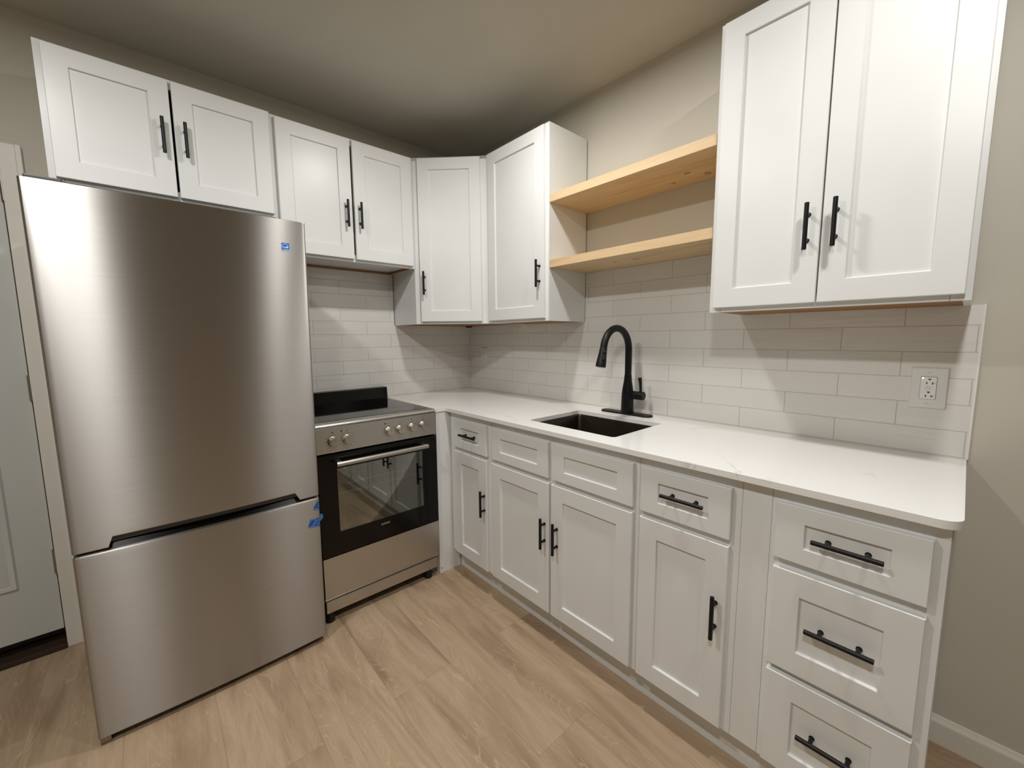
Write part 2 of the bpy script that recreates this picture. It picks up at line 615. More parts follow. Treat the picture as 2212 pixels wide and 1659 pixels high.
# ------------------------------------------------------------------ tiled backsplashes
bm = NB()
prism(bm, [(-.0, .914), (-2.583, .914), (-2.583, 1.384), (-1.915, 1.384), (-1.915, 1.6475), (-1.1155, 1.6475), (-1.1155, 1.384), (0, 1.384)],
      lambda u, v, d: Vector((-d, u, v)), 0.0004, 0.008)
t = thing('tile_backsplash', 'glossy white tile backsplash behind the sink, running to the right end of the counter', 'backsplash', (0, -1.29, .914))
part('tiles', bm, TILE_R, t, smooth=0)
bm = NB()
box(bm, -.010, -.0004, -2.5885, -2.583, .914, 1.384, 0.001)
part('edge_trim', bm, CAULK, t, 'white edge strip at the right end')
bm = NB()
prism(bm, [(-1.36, .90), (-.008, .90), (-.008, 1.384), (-.62, 1.384), (-.62, 1.712), (-1.345, 1.712), (-1.36, 1.712)], lambda u, v, d: Vector((u, -d, v)), 0.0004, 0.008)
single('tile_backsplash', bm, TILE_B, 'glossy white tile backsplash behind the range, beside the refrigerator', 'backsplash', smooth=0)


# ------------------------------------------------------------------ cabinetry
def shaker(fn, w, h, sx, sy, t=0.0195, bev=0.0018, rec=0.008):
    """returns (frame, panel) bmeshes of a shaker front; lower-left corner at the origin of fn."""
    def ring(i_u, i_v, n):
        return [fn(i_u, i_v, n), fn(w - i_u, i_v, n), fn(w - i_u, h - i_v, n), fn(i_u, h - i_v, n)]
    b = NB()
    loops = [ring(0, 0, 0), ring(0, 0, t - bev), ring(bev, bev, t), ring(sx - .0012, sy - .0012, t), ring(sx, sy, t - .0012),
             ring(sx, sy, t - rec + .002), ring(sx + .002, sy + .002, t - rec), ring(sx + .002, sy + .002, 0.001), ring(sx + .002, sy + .002, 0)]
    vs = [[b.verts.new(p) for p in L] for L in loops]
    vs.append(vs[0])
    for i in range(len(vs) - 1):
        for k in range(4):
            b.faces.new((vs[i][k], vs[i][(k + 1) % 4], vs[i + 1][(k + 1) % 4], vs[i + 1][k]))
    p = NB()
    prism(p, [(sx + .0021, sy + .0021), (w - sx - .0021, sy + .0021), (w - sx - .0021, h - sy - .0021), (sx + .0021, h - sy - .0021)], fn, 0.003, t - rec)
    return b, p


def pull(fn, cu, cv, n0, vertical, L=0.137, off=0.034, r=0.0062):
    """black bar pull on two posts; n0 = depth of the surface it stands on."""
    b = NB()
    a = (0, 1) if vertical else (1, 0)
    P = lambda s, n: fn(cu + a[0] * s, cv + a[1] * s, n)
    cyl(b, P(-L / 2, n0 + off - r), P(L / 2, n0 + off - r), r, n=18, bev=0.0012)
    for s in (-.038, .038):
        cyl(b, P(s, n0), P(s, n0 + off - r), 0.0052, n=14)
        cyl(b, P(s, n0), P(s, n0 + .002), 0.0066, n=14)
    return b


def front(root, name, fn, w, h, sx, sy, pulls=(), t=0.0195):
    f, p = shaker(fn, w, h, sx, sy, t)
    d = part(name, f, CAB, root)
    part('panel', p, CAB, d)
    for (cu, cv, vert, depth) in pulls:
        part('handle', pull(fn, cu, cv, depth, vert), BLACK, d, 'matte black bar handle')
    return d


RC = 0.0195 - 0.008

# base run on the sink wall (fronts face -x).  u runs along -y
def base_fn(y0, z0, x=-0.6155):
    return face_frame_fn((x, y0, z0), (0, -1, 0), (-1, 0, 0))


DEP = 0.6155
CT = 0.894                      # underside of the worktop
KB = 0.08                       # bottom of the cabinet boxes


def base_box(root, y0, y1, rails, stile=None):
    """y0 > y1; open-topped carcass with a face frame; rails = heights of the frame's cross rails"""
    b = NB()
    th = 0.016
    box(b, -DEP + .019, -.012, y0 - .002 - th, y0 - .002, KB, CT - .001)
    box(b, -DEP + .019, -.012, y1 + .002, y1 + .002 + th, KB, CT - .001)
    box(b, -DEP + .019, -.012, y1 + .002 + th, y0 - .002 - th, KB, KB + th)
    box(b, -.024, -.012, y1 + .002 + th, y0 - .002 - th, KB + th, CT - .001)
    part('carcass', b, CAB, root)
    f = NB()
    box(f, -DEP, -DEP + .019, y0 - .042, y0 - .0002, KB, CT - .001, .0008, 1)
    box(f, -DEP, -DEP + .019, y1 + .0002, y1 + .042, KB, CT - .001, .0008, 1)
    for (z0, z1) in rails:
        box(f, -DEP, -DEP + .019, y1 + .042, y0 - .042, z0, z1, .0008, 1)
    if stile:
        box(f, -DEP + .0006, -DEP + .0184, stile - .032, stile + .032, KB + .02, CT - .02)
    part('face_frame', f, CAB, root)


ST = 0.0645
DT, DB, RT_, RB_ = 0.6835, 0.0925, 0.861, 0.705      # door top / bottom, drawer top / bottom
RAILS = [(KB, .115), (.66, .73), (.848, CT - .001)]

t = thing('base_cabinet', 'narrow white base cabinet with one drawer over one door, in the corner beside the range', 'base cabinet', (-.31, -.85, KB), 'white base cabinets along the sink wall')
base_box(t, -.655, -1.0165, RAILS)
front(t, 'drawer_front', base_fn(-.7085, RB_), .288, RT_ - RB_, ST, .045, [(.146, .079, False, RC)])
front(t, 'door', base_fn(-.7085, DB), .288, DT - DB, ST, ST, [(.2705, .367, True, .0195)])

t = thing('base_cabinet', 'wide white sink base cabinet with two doors under two blank drawer fronts', 'base cabinet', (-.31, -1.43, KB), 'white base cabinets along the sink wall')
base_box(t, -1.0170, -1.8390, RAILS, -1.43)
front(t, 'drawer_front', base_fn(-1.0415, RB_), .3775, RT_ - RB_, ST, .045)
front(t, 'drawer_front', base_fn(-1.443, RB_), .379, RT_ - RB_, ST, .045)
front(t, 'door', base_fn(-1.038, DB), .3865, DT - DB, ST, ST, [(.363, .367, True, .0195)])
front(t, 'door', base_fn(-1.4365, DB), .3855, DT - DB, ST, ST, [(.0355, .367, True, .0195)])

t = thing('base_cabinet', 'narrow white base cabinet with one drawer over one door, right of the sink doors', 'base cabinet', (-.31, -2.0, KB), 'white base cabinets along the sink wall')
base_box(t, -1.8395, -2.1648, RAILS)
front(t, 'drawer_front', base_fn(-1.8515, RB_), .2895, RT_ - RB_, ST, .045, [(.150, .081, False, RC)])
front(t, 'door', base_fn(-1.8515, DB), .2895, DT - DB, ST, ST, [(.262, .367, True, .0195)])

bm = NB(); box(bm, -DEP, -DEP + .018, -2.2390, -2.1653, KB, CT - .001, .0008, 1)
single('filler_strip', bm, CAB, 'plain white vertical filler strip between the last door and the three-drawer cabinet', 'filler strip')

t = thing('drawer_cabinet', 'white three-drawer base cabinet at the right end of the counter', 'drawer cabinet', (-.31, -2.4, KB))
base_box(t, -2.2395, -2.5715, [(KB, .115), (.374, .40), (.676, .71), (.848, CT - .001)])
FX = -0.6155
front(t, 'drawer_front', base_fn(-2.2545, RB_, FX), .293, .859 - RB_, ST, .045, [(.151, .078, False, RC)])
front(t, 'drawer_front', base_fn(-2.2545, .3955, FX), .293, .2835, ST, ST, [(.151, .146, False, RC)])
front(t, 'drawer_front', base_fn(-2.2545, .0925, FX), .293, .2845, ST, ST, [(.151, .146, False, RC)])
bm = NB(); box(bm, -.6, -.012, -2.5725, -2.5718, KB, CT - .001)
box(bm, -.545, -.012, -2.5725, -2.558, FL, KB)
part('end_panel', bm, CAB, t)

bm = NB(); box(bm, -.56, -.548, -2.5725, -.6445, FL, KB - .0005, .0008, 1)
single('toe_kick', bm, CAB, 'long low white toe kick board under the sink wall base cabinets', 'toe kick')
bm = NB(); box(bm, -.705, -.562, -.644, -.628, FL, CT - .001, .0008, 1)
box(bm, -.706, -.690, -.627, -.012, FL, CT - .001, .0008, 1)
t = single('corner_filler', bm, CAB, 'white floor-length filler board between the range and the corner base cabinet', 'filler panel')
bm = NB(); cyl(bm, (-.694, -.6455, -.015), (-.694, -.644, -.015), .0032, n=12)
part('screw_head', bm, DARK, t)


# wall cabinets
def hollow(root, fn, w, h, depth, under=CAB, rec=0.0, mid=False, sides=None):
    """wall cabinet box behind a face frame; fn(u, v, n) with n = 0 at the face-frame front, negative inwards"""
    th = 0.016
    b = NB()
    z0 = rec
    L = lambda u0, u1, v0, v1, n0, n1: prism(b, [(u0, v0), (u1, v0), (u1, v1), (u0, v1)], fn, n0, n1)
    L(0, th, 0, h, -depth, -.019); L(w - th, w, 0, h, -depth, -.019)
    L(th, w - th, h - th, h, -depth, -.019)
    L(th, w - th, z0 + th, h - th, -depth, -depth + .006)
    part('carcass', b, CAB, root)
    b = NB()
    prism(b, [(th, z0), (w - th, z0), (w - th, z0 + th), (th, z0 + th)], fn, -depth + .001, -.0195)
    part('bottom_board', b, under, root)
    f = NB()
    F = lambda u0, u1, v0, v1: prism(f, [(u0, v0), (u1, v0), (u1, v1), (u0, v1)], fn, -.0188, 0, 0.0008)
    F(0, .038, 0, h); F(w - .038, w, 0, h); F(.0385, w - .0385, h - .038, h); F(.0385, w - .0385, 0, .038)
    part('face_frame', f, CAB, root)


ZUB, ZUT, ZDT = 1.383, 2.345, 2.335
ZBB, ZBA = 1.7113, 1.8736

# cabinet over the refrigerator (fronts face -y, u runs along +x)
t = thing('wall_cabinet', 'short white two-door wall cabinet above the refrigerator', 'wall cabinet', (-1.7, 0, ZBA), 'white wall cabinets')
fnA = face_frame_fn((-2.0668, -.3182, ZBA), (1, 0, 0), (0, -1, 0))
hollow(t, fnA, .7195, ZUT - ZBA, .317)
fnd = lambda x0, z0, y: face_frame_fn((x0, y, z0), (1, 0, 0), (0, -1, 0))
front(t, 'door', fnd(-2.0475, 1.885, -.3187), .3400, ZDT - 1.885, ST, ST, [(.3105, .225, True, .0195)])
front(t, 'door', fnd(-1.6985, 1.885, -.3187), .3440, ZDT - 1.885, ST, ST, [(.0335, .225, True, .0195)])

t = thing('wall_cabinet', 'white two-door wall cabinet above the range', 'wall cabinet', (-.98, 0, ZBB), 'white wall cabinets')
fnB = face_frame_fn((-1.345, -.3031, ZBB), (1, 0, 0), (0, -1, 0))
hollow(t, fnB, .730, ZUT - ZBB, .302, CAB, 0.012)
front(t, 'door', fnd(-1.3265, 1.7245, -.3036), .3455, ZDT - 1.7245, ST, ST, [(.313, .2265, True, .0195)])
front(t, 'door', fnd(-.9690, 1.7245, -.3036), .3385, ZDT - 1.7245, ST, ST, [(.0265, .2265, True, .0195)])
bm = NB(); box(bm, -1.328, -.632, -.020, -.009, ZBB - .001, ZBB + .0115)
box(bm, -.646, -.632, -.28, -.021, ZBB - .001, ZBB + .0115)
part('raw_edge_strip', bm, RAW, t, 'bare plywood strip along the wall')

# diagonal corner cabinet
t = thing('corner_cabinet', 'white diagonal corner wall cabinet with one tall door', 'wall cabinet', (-.3, -.3, ZUB), 'white wall cabinets')
cA, cB = Vector((-.6138, -.3016, 0)), Vector((-.3016, -.6138, 0))
du = (cB - cA).normalized(); dn = Vector((-.70711, -.70711, 0))
W5 = (cB - cA).length
fnC = face_frame_fn(cA + Vector((0, 0, ZUB)), du, dn)
b = NB()
pent = [(-.009, -.009), (-.6138, -.009), (-.6138, -.3016), (-.3016, -.6138), (-.009, -.6138)]
top = lambda u, v, d: Vector((u, v, d))
prism(b, pent, top, ZUT - .016, ZUT)
prism(b, [(-.009, -.009), (-.598, -.009), (-.598, -.29), (-.29, -.598), (-.009, -.598)], top, ZUB + .9, ZUB + .902)
box(b, -.6138, -.598, -.3016, -.009, ZUB, ZUT - .0165)
box(b, -.3016, -.009, -.6135, -.598, ZUB, ZUT - .0165)
part('carcass', b, CAB, t)
b = NB()
prism(b, [(-.009, -.009), (-.597, -.009), (-.597, -.292), (-.292, -.597), (-.009, -.597)], top, ZUB + .002, ZUB + .016)
part('bottom_board', b, RAW, t, 'bare plywood underside')
f = NB()
F = lambda u0, u1, v0, v1: prism(f, [(u0, v0), (u1, v0), (u1, v1), (u0, v1)], fnC, -.0188, 0, 0.0008)
HU = ZUT - ZUB
F(0, .045, 0, HU); F(W5 - .045, W5, 0, HU); F(.0455, W5 - .0455, HU - .038, HU); F(.0455, W5 - .0455, 0, .038)
part('face_frame', f, CAB, t)
fnCd = face_frame_fn(cA + du * .0365 + dn * .0005 + Vector((0, 0, 1.398)), du, dn)
front(t, 'door', fnCd, .3685, ZDT - 1.398, ST, ST, [(.027, .2255, True, .0195)])
b = NB(); box(b, -.045, -.02, -.06, -.012, ZUB - .008, ZUB + .001, .002); part('hanging_bracket', b, THRESH, t)


def side_fn(y0, z0, x):
    return face_frame_fn((x, y0, z0), (0, -1, 0), (-1, 0, 0))


t = thing('wall_cabinet', 'tall narrow white one-door wall cabinet left of the open wooden shelves', 'wall cabinet', (-.15, -.86, ZUB), 'white wall cabinets')
fnD = side_fn(-.6145, ZUB, -.3031)
hollow(t, fnD, .4995, HU, .294, RAW, 0.0015)
front(t, 'door', side_fn(-.6445, 1.398, -.3036), .447, ZDT - 1.398, ST, ST, [(.422, .2245, True, .0195)])

t = thing('wall_cabinet', 'tall wide white two-door wall cabinet above the right end of the counter', 'wall cabinet', (-.15, -2.23, ZUB), 'white wall cabinets')
fnE = side_fn(-1.917, ZUB, -.3031)
hollow(t, fnE, .641, HU, .294, RAW, 0.0015)
front(t, 'door', side_fn(-1.9345, 1.398, -.3036), .3025, ZDT - 1.398, ST, ST, [(.272, .2255, True, .0195)])
front(t, 'door', side_fn(-2.2415, 1.398, -.3036), .3045, ZDT - 1.398, ST, ST, [(.0335, .2255, True, .0195)])

# floating shelves
bm = NB(); box(bm, -.3025, -.001, -1.9155, -1.1155, 1.966, 2.0045, .0012)
single('floating_shelf', bm, PINE1, 'upper pale pine shelf with dark knots underneath, between the tall wall cabinets', 'shelf', 'open pine shelves')
bm = NB(); box(bm, -.3025, -.001, -1.9155, -1.1155, 1.6485, 1.687, .0012)
single('floating_shelf', bm, PINE2, 'lower pale pine shelf directly above the tile, between the tall wall cabinets', 'shelf', 'open pine shelves')

# ------------------------------------------------------------------ worktop with sink cut-out
bm = NB()
zc, zb = 0.914, 0.8945
r = 0.035
out = [(-.009, -.009), (-.7125, -.009), (-.7125, -.648), (-.647, -.648)]
for k in range(9):
    a = math.radians(180 + 90 * k / 8)
    out.append((-.647 + r + r * math.cos(a), -2.5855 + r + r * math.sin(a)))
out += [(-.009, -2.5855)]
SX0, SX1, SY0, SY1 = -.547, -.180, -1.683, -1.217
hole = rrect(SX0, SX1, SY0, SY1, .018)
edges = []
for loop in (out, hole):
    vs = [bm.verts.new((x, y, zc)) for x, y in loop]
    edges += [bm.edges.new((vs[i], vs[(i + 1) % len(vs)])) for i in range(len(vs))]
res = bmesh.ops.triangle_fill(bm, use_beauty=True, use_dissolve=False, edges=edges)
ff = [g for g in res['geom'] if isinstance(g, bmesh.types.BMFace)]
ex = bmesh.ops.extrude_face_region(bm, geom=ff)
for v in [g for g in ex['geom'] if isinstance(g, bmesh.types.BMVert)]:
    v.co.z = zb
top = single('worktop', bm, QUARTZ, 'white quartz L-shaped worktop with faint grey veins, running from the range past the sink', 'worktop')
top.modifiers.clear()
bv = top.modifiers.new('edge', 'BEVEL'); bv.width = 0.0018; bv.segments = 2; bv.limit_method = 'ANGLE'; bv.angle_limit = math.radians(50); bv.harden_normals = True

# sink
t = thing('sink', 'dark steel undermount sink basin set into the white worktop', 'sink', (-.36, -1.45, .66))
o_ = .003
b = NB()
loops = []
for (ins, z, rr) in ((-.02, .894, .03), (-.02, .8925, .03), (-o_, .8925, .018), (0.0, .885, .018), (.004, .70, .018), (.010, .688, .022), (.03, .684, .03)):
    loops.append([(x, y, z) for x, y in rrect(SX0 + ins, SX1 - ins, SY0 + ins, SY1 - ins, rr)])
loops = loops[1:]
loft(b, loops, False, True)
so = part('basin', b, SINKM, t)
so.modifiers.clear()
sm = so.modifiers.new('thick', 'SOLIDIFY'); sm.thickness = 0.0015; sm.offset = 1
b = NB()
cyl(b, (-.34, -1.45, .684), (-.34, -1.45, .688), .045, n=32, bev=.002)
cyl(b, (-.34, -1.45, .688), (-.34, -1.45, .692), .018, n=24, bev=.001)
part('drain', b, BRUSHED, t)

# faucet
t = thing('faucet', 'matte black gooseneck pull-down kitchen faucet behind the sink', 'faucet', (-.085, -1.4455, .914))
fy = -1.4475
b = NB()
lp = []
for (z, k) in ((.9142, 0.96), (.9146, 1.0), (.918, 1.0), (.922, .93), (.9225, .86)):
    hw, hl = .031 * k, .142 - .031 + .031 * k
    pts = []
    for i in range(40):
        a = 2 * PI * i / 40
        pts.append((-.087 + hw * math.cos(a), -1.441 + (hl - .031 * k) * (1 if math.sin(a) >= 0 else -1) * (0 if abs(math.sin(a)) < 1e-6 else 1) + .031 * k * math.sin(a), z))
    lp.append(pts)
loft(b, lp); part('deck_plate', b, BLACK, t)
b = NB()
prof = [(.9226, .031), (.96, .0305), (1.0, .0295), (1.03, .0275), (1.055, .024), (1.075, .0205), (1.095, .0185), (1.11, .0172)]
loft(b, [[(-.087 + rr * math.cos(2 * PI * k / 28), fy + rr * math.sin(2 * PI * k / 28), z) for k in range(28)] for z, rr in prof])
part('body', b, BLACK, t)
b = NB()
R0 = .104
pts = [(-.087, fy, 1.105), (-.087, fy, 1.16), (-.087, fy, 1.2), (-.087, fy, 1.234)]
for k in range(1, 25):
    a = math.radians(k * 170 / 24)
    pts.append((-.087 - R0 + R0 * math.cos(a), fy, 1.234 + R0 * math.sin(a)))
tube(b, pts, .0163, 22)
part('gooseneck', b, BLACK, t)
e = Vector(pts[-1]); dr = (Vector(pts[-1]) - Vector(pts[-2])).normalized()
b = NB()
P = lambda s: e + dr * s
tube(b, [P(.0008), P(.002), P(.006), P(.03), P(.06), P(.085), P(.092), P(.094)], [.0145, .0158, .0168, .0182, .0215, .0238, .0232, .0205], 24)
hd = part('spray_head', b, BLACK, t)
b = NB()
side = Vector((-.55, -.83, 0)); side -= dr * side.dot(dr); side.normalize()
for (s, rr, ln) in ((.022, .0065, .004), (.05, .0065, .0115)):
    c = P(s) + side * (.0172 + s * .055)
    tube(b, [c - dr * ln - side * .004, c - dr * ln + side * .001, c + dr * ln + side * .0016, c + dr * ln - side * .004], [rr * .6, rr, rr, rr * .6], 14)
part('spray_button', b, BLACKG, hd)
b = NB()
cyl(b, (-.087, fy - .02, 1.012), (-.087, fy - .089, 1.012), .0205, n=28, bev=.003)
lev = part('handle_hub', b, BLACK, t)
b = NB()
tube(b, [(-.087, fy - .071, 1.028), (-.087, fy - .0715, 1.045), (-.088, fy - .070, 1.075), (-.089, fy - .0665, 1.099), (-.089, fy - .0663, 1.101)], [.0058, .006, .0075, .0088, .0075], 16)
part('lever', b, BLACK, lev)

# ------------------------------------------------------------------ refrigerator (leans slightly forward)
FXL, FXR, FYF = -2.0800, -1.3605, -0.7505
FH = 1.7615                        # height of the door tops above the lower edge plane
FW_ = FXR - FXL
FXC = (FXL + FXR) / 2
fr = thing('refrigerator', 'tall stainless steel bottom-freezer refrigerator left of the range', 'refrigerator', (FXC, FYF, FL))
zb0 = -.0155                        # lower edge of the lower door
ztop = zb0 + FH


def fy_front(x):                   # gently bowed door skin with rounded vertical edges
    u = (x - FXC) / (FW_ / 2)
    y = FYF - .010 * (1 - u * u) + .002
    ed = FW_ / 2 * (1 - abs(u))
    if ed < .006:
        y += .006 - math.sqrt(max(0, .006 ** 2 - (.006 - ed) ** 2))
    return y


def door_skin(cols, zt, depth):
    """cols = [(x, z_bottom)]; one vertical strip per pair of neighbours"""
    b = NB()
    F, B = [], []
    rt = .004
    for x, z in cols:
        y = fy_front(x)
        F.append([b.verts.new((x, y + rt, z)), b.verts.new((x, y + rt * .3, z + rt * .3)), b.verts.new((x, y, z + rt)), b.verts.new((x, y, .70 if zt > .9 else zt - .02)), b.verts.new((x, y, zt - rt)),
                  b.verts.new((x, y + rt * .3, zt - rt * .3)), b.verts.new((x, y + rt, zt))])
        B.append([b.verts.new((x, FYF + depth, z)), b.verts.new((x, FYF + depth, zt))])
    n = len(cols)
    for i in range(n - 1):
        for k in range(6):
            b.faces.new((F[i][k], F[i + 1][k], F[i + 1][k + 1], F[i][k + 1]))
        b.faces.new((F[i][0], B[i][0], B[i + 1][0], F[i + 1][0]))
        b.faces.new((F[i][6], F[i + 1][6], B[i + 1][1], B[i][1]))
        b.faces.new((B[i][0], B[i][1], B[i + 1][1], B[i + 1][0]))
    for i in (0, n - 1):
        b.faces.new(F[i] + B[i][::-1])
    return b


def xs_cols(extra):
    xs = [FXL + FW_ * k / 40 for k in range(41)]
    xs += [FXL + d for d in (.0004, .001, .002, .0035, .006)] + [FXR - d for d in (.0004, .001, .002, .0035, .006)] + extra
    return sorted(set(round(x, 5) for x in xs))


zs = .640                          # seam
nx = [-1.998, -1.986, -1.453, -1.435]
up = []
for x in xs_cols(nx):
    if nx[1] <= x <= nx[2]: z = zs + .033
    elif nx[0] < x < nx[1]: z = zs + .033 * (x - nx[0]) / (nx[1] - nx[0])
    elif nx[2] < x < nx[3]: z = zs + .033 * (nx[3] - x) / (nx[3] - nx[2])
    else: z = zs
    up.append((x, z))
ud = part('upper_door', door_skin(up, ztop, .058), FSTEEL, fr)
ld = part('lower_door', door_skin([(x, zb0) for x in xs_cols([])], zs - .011, .058), FSTEEL, fr)
b = NB()
prism(b, [(FYF + .022, zs + .034), (FYF + .010, zs + .0315), (FYF + .016, zs + .012), (FYF + .03, zs + .004), (FYF + .04, zs + .034)],
      lambda u, v, d: Vector((d, u, v)), -1.992, -1.445)
part('handle_recess', b, DARK, ud, 'dark grey pocket handle under the upper door')
b = NB()
for k in range(24):
    x0 = -1.99 + .54 * k / 24
    x1 = -1.99 + .54 * (k + 1) / 24
    f0 = 0.5 + 0.5 * math.cos(2 * PI * (x0 + 1.99) / .54)
    f1 = 0.5 + 0.5 * math.cos(2 * PI * (x1 + 1.99) / .54)
    v = [b.verts.new(p) for p in ((x0, FYF + .006, zs - .012), (x1, FYF + .006, zs - .012), (x1, FYF + .02, zs - .006 + .012 * f1), (x0, FYF + .02, zs - .006 + .012 * f0),
                                  (x0, FYF + .05, zs - .012), (x1, FYF + .05, zs - .012))]
    b.faces.new(v[:4]); b.faces.new((v[3], v[2], v[5], v[4])); b.faces.new((v[0], v[4], v[5], v[1]))
bmesh.ops.remove_doubles(b, verts=b.verts[:], dist=1e-5)
part('grip_lip', b, BLACKG, ld, 'black grip lip at the top of the lower door')
b = NB(); box(b, FXL + .004, FXR - .004, FYF + .066, -.07, .0, ztop - .012, .004)
part('cabinet_body', b, DARK, fr)
b = NB()
for z0, z1 in ((zb0 + .012, zs - .02), (zs + .045, ztop - .012)):
    box(b, FXL + .012, FXR - .012, FYF + .0585, FYF + .0655, z0, z1)
part('door_gasket', b, BLACKG, fr)
b = NB(); box(b, FXL + .02, FXR - .02, FYF + .03, FYF + .06, FL + .006, -.001, .002)
part('base_grille', b, BLACKG, fr)
b = NB(); box(b, FXL + .01, FXL + .085, FYF + .012, FYF + .11, ztop - .011, ztop + .012, .005)
part('hinge_cover', b, DARK, fr, 'dark plastic hinge cover on top')
for x in (FXL + .03, FXR - .05):
    b = NB(); cyl(b, (x, FYF + .045, FL + .0005), (x, FYF + .045, .005), .016, n=16, bev=.002); part('foot', b, DARK, fr)
    b = NB(); cyl(b, (x, -.12, FL - .024), (x, -.12, .005), .016, n=16); part('foot', b, DARK, fr)
b = NB(); box(b, FXL + .002, FXL + .03, FYF + .012, FYF + .055, FL + .001, zb0 - .0005, .004)
part('hinge_bracket', b, BRUSHED, fr, 'grey metal bottom hinge bracket')
# efficiency sticker: blue square, white arc, star and script, white lettering band
sx0, sx1, sz0, sz1 = -1.4475, -1.4205, 1.632, 1.660
b = NB(); fs = lambda u, v, d: Vector((u, fy_front(u) - d, v))
prism(b, rrect(sx0, sx1, sz0, sz1, .001, 3), fs, 0.0001, .0005)
stk = part('sticker', b, SBLUE, ud, 'small blue energy label sticker')
b = NB()
cx_, cz_ = (sx0 + sx1) / 2 - .0005, 1.6445
n = 20
arc = [(cx_ + .0125 * math.cos(math.radians(25 + 140 * k / n)), cz_ + .0125 * math.sin(math.radians(25 + 140 * k / n))) for k in range(n + 1)]
arc += [(cx_ + .0112 * math.cos(math.radians(25 + 140 * k / n)), cz_ + .0112 * math.sin(math.radians(25 + 140 * k / n))) for k in range(n, -1, -1)]
prism(b, arc, fs, .0006, .0008)
star = []
for k in range(10):
    rr = .0052 if k % 2 == 0 else .0022
    a = math.radians(78 + 36 * k)
    star.append((cx_ + .0072 + rr * math.cos(a), 1.6455 + rr * math.sin(a)))
prism(b, star, fs, .0006, .0008)
prism(b, [(sx0 + .0012, sz0 + .0006), (sx1 - .0004, sz0 + .0006), (sx1 - .0004, sz0 + .0055), (sx0 + .0012, sz0 + .0055)], fs, .0006, .0007)
tb = text_bm('energy', .0062, lambda u, v, d: fs(cx_ - .0035 + u, 1.6452 + v, d), .0008, .0003, .9, 0.0002)
me = bpy.data.meshes.new('tmp'); tb.to_mesh(me); tb.free(); b.from_mesh(me); bpy.data.meshes.remove(me)
part('sticker_print', b, SWHITE, stk, smooth=0)
part('sticker_lettering', text_bm('ENERGY STAR', .0040, lambda u, v, d: fs(cx_ + .0004 + u, sz0 + .003 + v, d), .0009, .0003, .95, 0.0001), SBLUE, stk, smooth=0)
TILT = math.radians(2.1)
fr.rotation_euler = (TILT, 0, 0)
FM = Matrix.Translation(Vector((FXC, FYF, FL + S))) @ Matrix.Rotation(TILT, 4, 'X') @ Matrix.Translation(-Vector((FXC, FYF, FL)))
FM = Matrix.Translation(Vector((0, 0, -S))) @ FM       # back to the measured frame


# painter's tape tabs stuck on the right edge of the lower door
def tape(label, poly, marks, tab=None):
    b = NB()
    yy = FYF - .0012
    f = lambda u, v, d: FM @ Vector((u, min(fy_front(min(u, FXR - .001)), FYF + .004) - .0004 - d, v))
    prism(b, poly, f, 0, .0006)
    if tab:
        g = lambda u, v, d: FM @ Vector((u, FYF + .012 - d + .25 * (u - FXR), v))
        prism(b, tab, g, 0, .0006)
    o = single('masking_tape', b, TBLUE, label, 'tape', 'blue tape tabs on the refrigerator', smooth=0)
    m = NB()
    for mk in marks:
        prism(m, mk, f, .0007, .0009)
    part('tape_print', m, TNAVY, o, 'navy printed stripes', smooth=0)
    return o


def stripe(u0, v0, u1, v1, w):
    d = Vector((u1 - u0, v1 - v0)).normalized(); nrm = Vector((-d.y, d.x)) * w / 2
    return [(u0 + nrm.x, v0 + nrm.y), (u0 - nrm.x, v0 - nrm.y), (u1 - nrm.x, v1 - nrm.y), (u1 + nrm.x, v1 + nrm.y)]


e_ = FXR - .0035
zo = .0
tape('small torn blue tape tab near the top right corner of the lower refrigerator door', [(-1.385, .582 + zo), (e_, .575 + zo), (e_, .617 + zo), (-1.370, .616 + zo), (-1.385, .592 + zo)],
     [stripe(-1.382, .590, -1.366, .612, .0035), stripe(-1.376, .590, -1.3645, .606, .0022), stripe(-1.371, .585, -1.366, .590, .004)])
tape('long blue tape strip wrapping round the lower refrigerator door edge, below the small tab',
     [(-1.411, .511), (e_, .501), (e_, .541), (-1.402, .544)],
     [stripe(-1.408, .516, -1.390, .537, .004), stripe(-1.400, .516, -1.386, .533, .0022), stripe(-1.382, .512, -1.375, .518, .004), stripe(-1.375, .536, -1.366, .541, .003),
      stripe(-1.374, .522, -1.368, .527, .004), stripe(-1.369, .508, -1.365, .512, .004)],
     [(e_ + .0005, .519), (FXR + .007, .521), (FXR + .016, .533), (FXR + .0125, .548), (e_ + .0005, .552)])

# ------------------------------------------------------------------ range
RX0, RX1, RY = -1.3295, -0.7165, -0.66
rg = thing('range', 'stainless steel electric range with black glass cooktop between the refrigerator and the corner', 'range', ((RX0 + RX1) / 2, -.33, FL))
b = NB()
box(b, RX0 + .006, RX0 + .014, RY + .05, -.03, .012, .895); box(b, RX1 - .014, RX1 - .006, RY + .05, -.03, .012, .895)
box(b, RX0 + .015, RX1 - .015, -.036, -.03, .012, .895); box(b, RX0 + .015, RX1 - .015, RY + .05, -.037, .012, .018)
part('body', b, DARK, rg)
